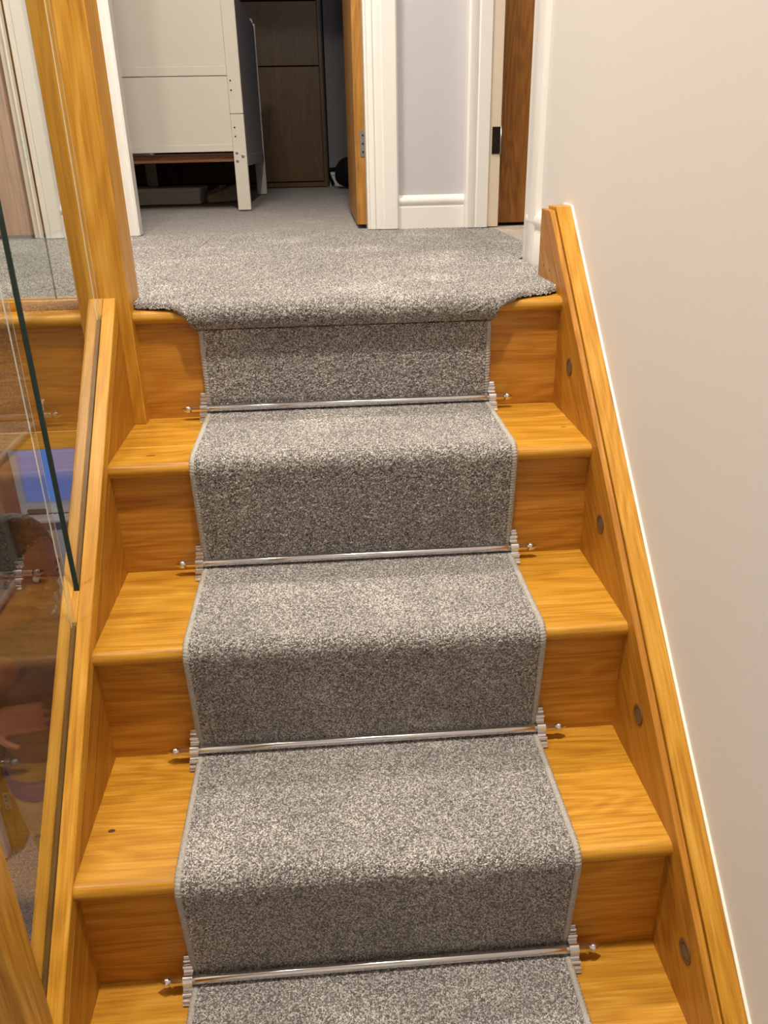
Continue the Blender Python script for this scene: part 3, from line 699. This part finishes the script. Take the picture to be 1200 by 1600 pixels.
def hand(Wr, fwd, side, up, curl):
    """palm, four unequal bent fingers and a thumb leaving the side of the palm near its base"""
    fwd, side, up = fwd.normalized(), side.normalized(), up.normalized()
    M = Matrix((fwd, side, up)).transposed()
    B.ell(Wr+fwd*0.048, (0.052, 0.041, 0.015), M)
    for i, (o_, ln) in enumerate(((0.031, 0.070), (0.011, 0.078), (-0.010, 0.073), (-0.030, 0.058))):
        p0 = Wr+fwd*0.082+side*o_; p1 = p0+(fwd+side*o_*1.2-up*curl*0.3).normalized()*ln*0.45
        p2 = p1+(fwd+side*o_*1.0-up*curl).normalized()*ln*0.32; p3 = p2+(fwd-up*curl*1.5).normalized()*ln*0.25
        B.cap(p0-fwd*0.02, p1, 0.0096, 0.0088); B.cap(p1, p2, 0.0087, 0.0080); B.cap(p2, p3, 0.0079, 0.0068)
    t0 = Wr+fwd*0.020+side*0.030; t1 = t0+(fwd*0.75+side*0.75).normalized()*0.038; t2 = t1+(fwd+side*0.45-up*curl*0.4).normalized()*0.032
    B.cap(t0, t1, 0.0125, 0.0105); B.cap(t1, t2, 0.0102, 0.0080)
hand(WRR, Vector((1, 0.04, 0.10)), Vector((0.05, -0.62, -0.78)), Vector((0, -0.78, 0.62)), 0.22)
hand(WRL, Vector((0.75, -0.10, -0.65)), Vector((0.1, -1, 0.2)), Vector((0.65, 0, 0.75)), 0.45)
me = B.mesh(0.0046, 4)
for m_ in (SKIN, JUMPER, TROUS, BLUE, SHOEM): me.materials.append(m_)
mi = []
for p in me.polygons:
    c = p.center; nkz = -0.905
    if c.z > nkz: k = 0
    elif c.z < -2.315: k = 4
    elif (c-WRR).dot(Vector((1, 0.04, 0.1)).normalized()) > -0.008 and (c-WRR).length < 0.2 and c.y < 0.14: k = 0
    elif (c-WRL).dot(Vector((0.75, -0.1, -0.65)).normalized()) > -0.008 and (c-WRL).length < 0.2 and c.y > 0.46: k = 0
    elif c.z > -1.40: k = 1
    elif c.z > -1.47: k = 3
    else: k = 2
    mi.append(k)
me.polygons.foreach_set('material_index', mi); me.polygons.foreach_set('use_smooth', [True]*len(mi))
body = bpy.data.objects.new('body', me); link(body, pe, (0, 0, 0))
B = Blob()
B.ell(hp(-0.022, 0, 0.038), (0.098, 0.083, 0.096), Mh); B.ell(hp(-0.045, 0, -0.020), (0.072, 0.079, 0.072), Mh)
me = B.mesh(0.005, 3); me.materials.append(HAIR)
bm = bmesh.new(); bm.from_mesh(me)
inv = Mh.inverted()
for v in bm.verts:
    q = inv @ (v.co-HC)
    v.co += Mh @ (Vector((q.x, q.y, q.z)).normalized()*0.003*random.random())
cut = [v for v in bm.verts if (lambda q: q.x > 0.052 and q.z < 0.085 or (q.x > 0.012 and q.z < 0.0) or q.z < -0.07)(inv @ (v.co-HC))]
bmesh.ops.delete(bm, geom=cut, context='VERTS'); bm.to_mesh(me); bm.free()
me.polygons.foreach_set('use_smooth', [True]*len(me.polygons))
link(bpy.data.objects.new('hair', me), pe, (0, 0, 0))
EYE = plain('eye_white', (214, 206, 196), 0.3); IRIS = plain('iris', (52, 38, 28), 0.2)
for s_ in (-1, 1):
    bm = bmesh.new(); bmesh.ops.create_uvsphere(bm, u_segments=14, v_segments=10, radius=0.0115); bmesh.ops.translate(bm, verts=bm.verts, vec=hp(0.0755, s_*0.031, 0.000))
    e_ = bm_obj('eye', bm, EYE, pe, True)
    bm = bmesh.new(); bmesh.ops.create_uvsphere(bm, u_segments=12, v_segments=8, radius=0.0055); bmesh.ops.translate(bm, verts=bm.verts, vec=hp(0.0845, s_*0.031, -0.001))
    bm_obj('iris', bm, IRIS, e_, True)
    tube('eyebrow', [hp(0.088, s_*0.014, 0.022), hp(0.086, s_*0.030, 0.027), hp(0.074, s_*0.046, 0.021)], 0.0045, HAIR, pe)
pts = [CH+Vector((0.085*math.cos(a)+0.012, 0.082*math.sin(a), 0.135-0.022*math.cos(a))) for a in [2*math.pi*i/24 for i in range(25)]]
tube('collar', pts, 0.018, PALE, pe, 10, 0.6)

# ------------------------------------------------------------------ lamps
TRIM = plain('lamp_trim', (238, 236, 230), 0.4)
LENS, ntl, bl = newmat('lamp_lens'); bl.inputs['Emission Color'].default_value = (*WARM, 1); bl.inputs['Emission Strength'].default_value = 12
def downlight(x, y, z, watts, label):
    e = empty('ceiling_downlight', (x, y, z), label, 'light')
    bm = bmesh.new(); lathe(bm, [(z-0.001, .085), (z-0.006, .083), (z-0.008, .072), (z-0.002, .070)], 'z', (x, y, 0), 28); bm_obj('trim_ring', bm, TRIM, e, True)
    bm = bmesh.new(); lathe(bm, [(z-0.0015, .0695), (z-0.004, .066)], 'z', (x, y, 0), 24); bm_obj('lens', bm, LENS, e, True)
    ld = bpy.data.lights.new('downlight_lamp', 'AREA'); ld.shape = 'DISK'; ld.size = 0.13; ld.energy = watts; ld.color = WARM
    link(bpy.data.objects.new('downlight_lamp', ld), e, (x, y, z-0.012))
for d_ in DOWNLIGHTS: downlight(*d_)
sb = empty('spot_bar', (-0.08, 0.30, ZC), 'white ceiling bar with three small spotlights over the landing', 'light')
box('bar', -0.24, 0.08, 0.285, 0.315, ZC-0.02, ZC, TRIM, sb, 0.004)
for (x, y, wt) in SPOT_HEADS:
    bm = bmesh.new(); lathe(bm, [(ZC-0.02, .008), (ZC-0.045, .010), (ZC-0.05, .030), (ZC-0.10, .034), (ZC-0.102, .030)], 'z', (x, y, 0), 20); h_ = bm_obj('lamp_head', bm, TRIM, sb, True)
    bm = bmesh.new(); lathe(bm, [(ZC-0.1025, .029), (ZC-0.104, .026)], 'z', (x, y, 0), 20); bm_obj('bulb', bm, LENS, h_, True)
    ld = bpy.data.lights.new('spot_lamp', 'AREA'); ld.shape = 'DISK'; ld.size = 0.05; ld.energy = wt; ld.color = WARM
    link(bpy.data.objects.new('spot_lamp', ld), sb, (x, y, ZC-0.110))
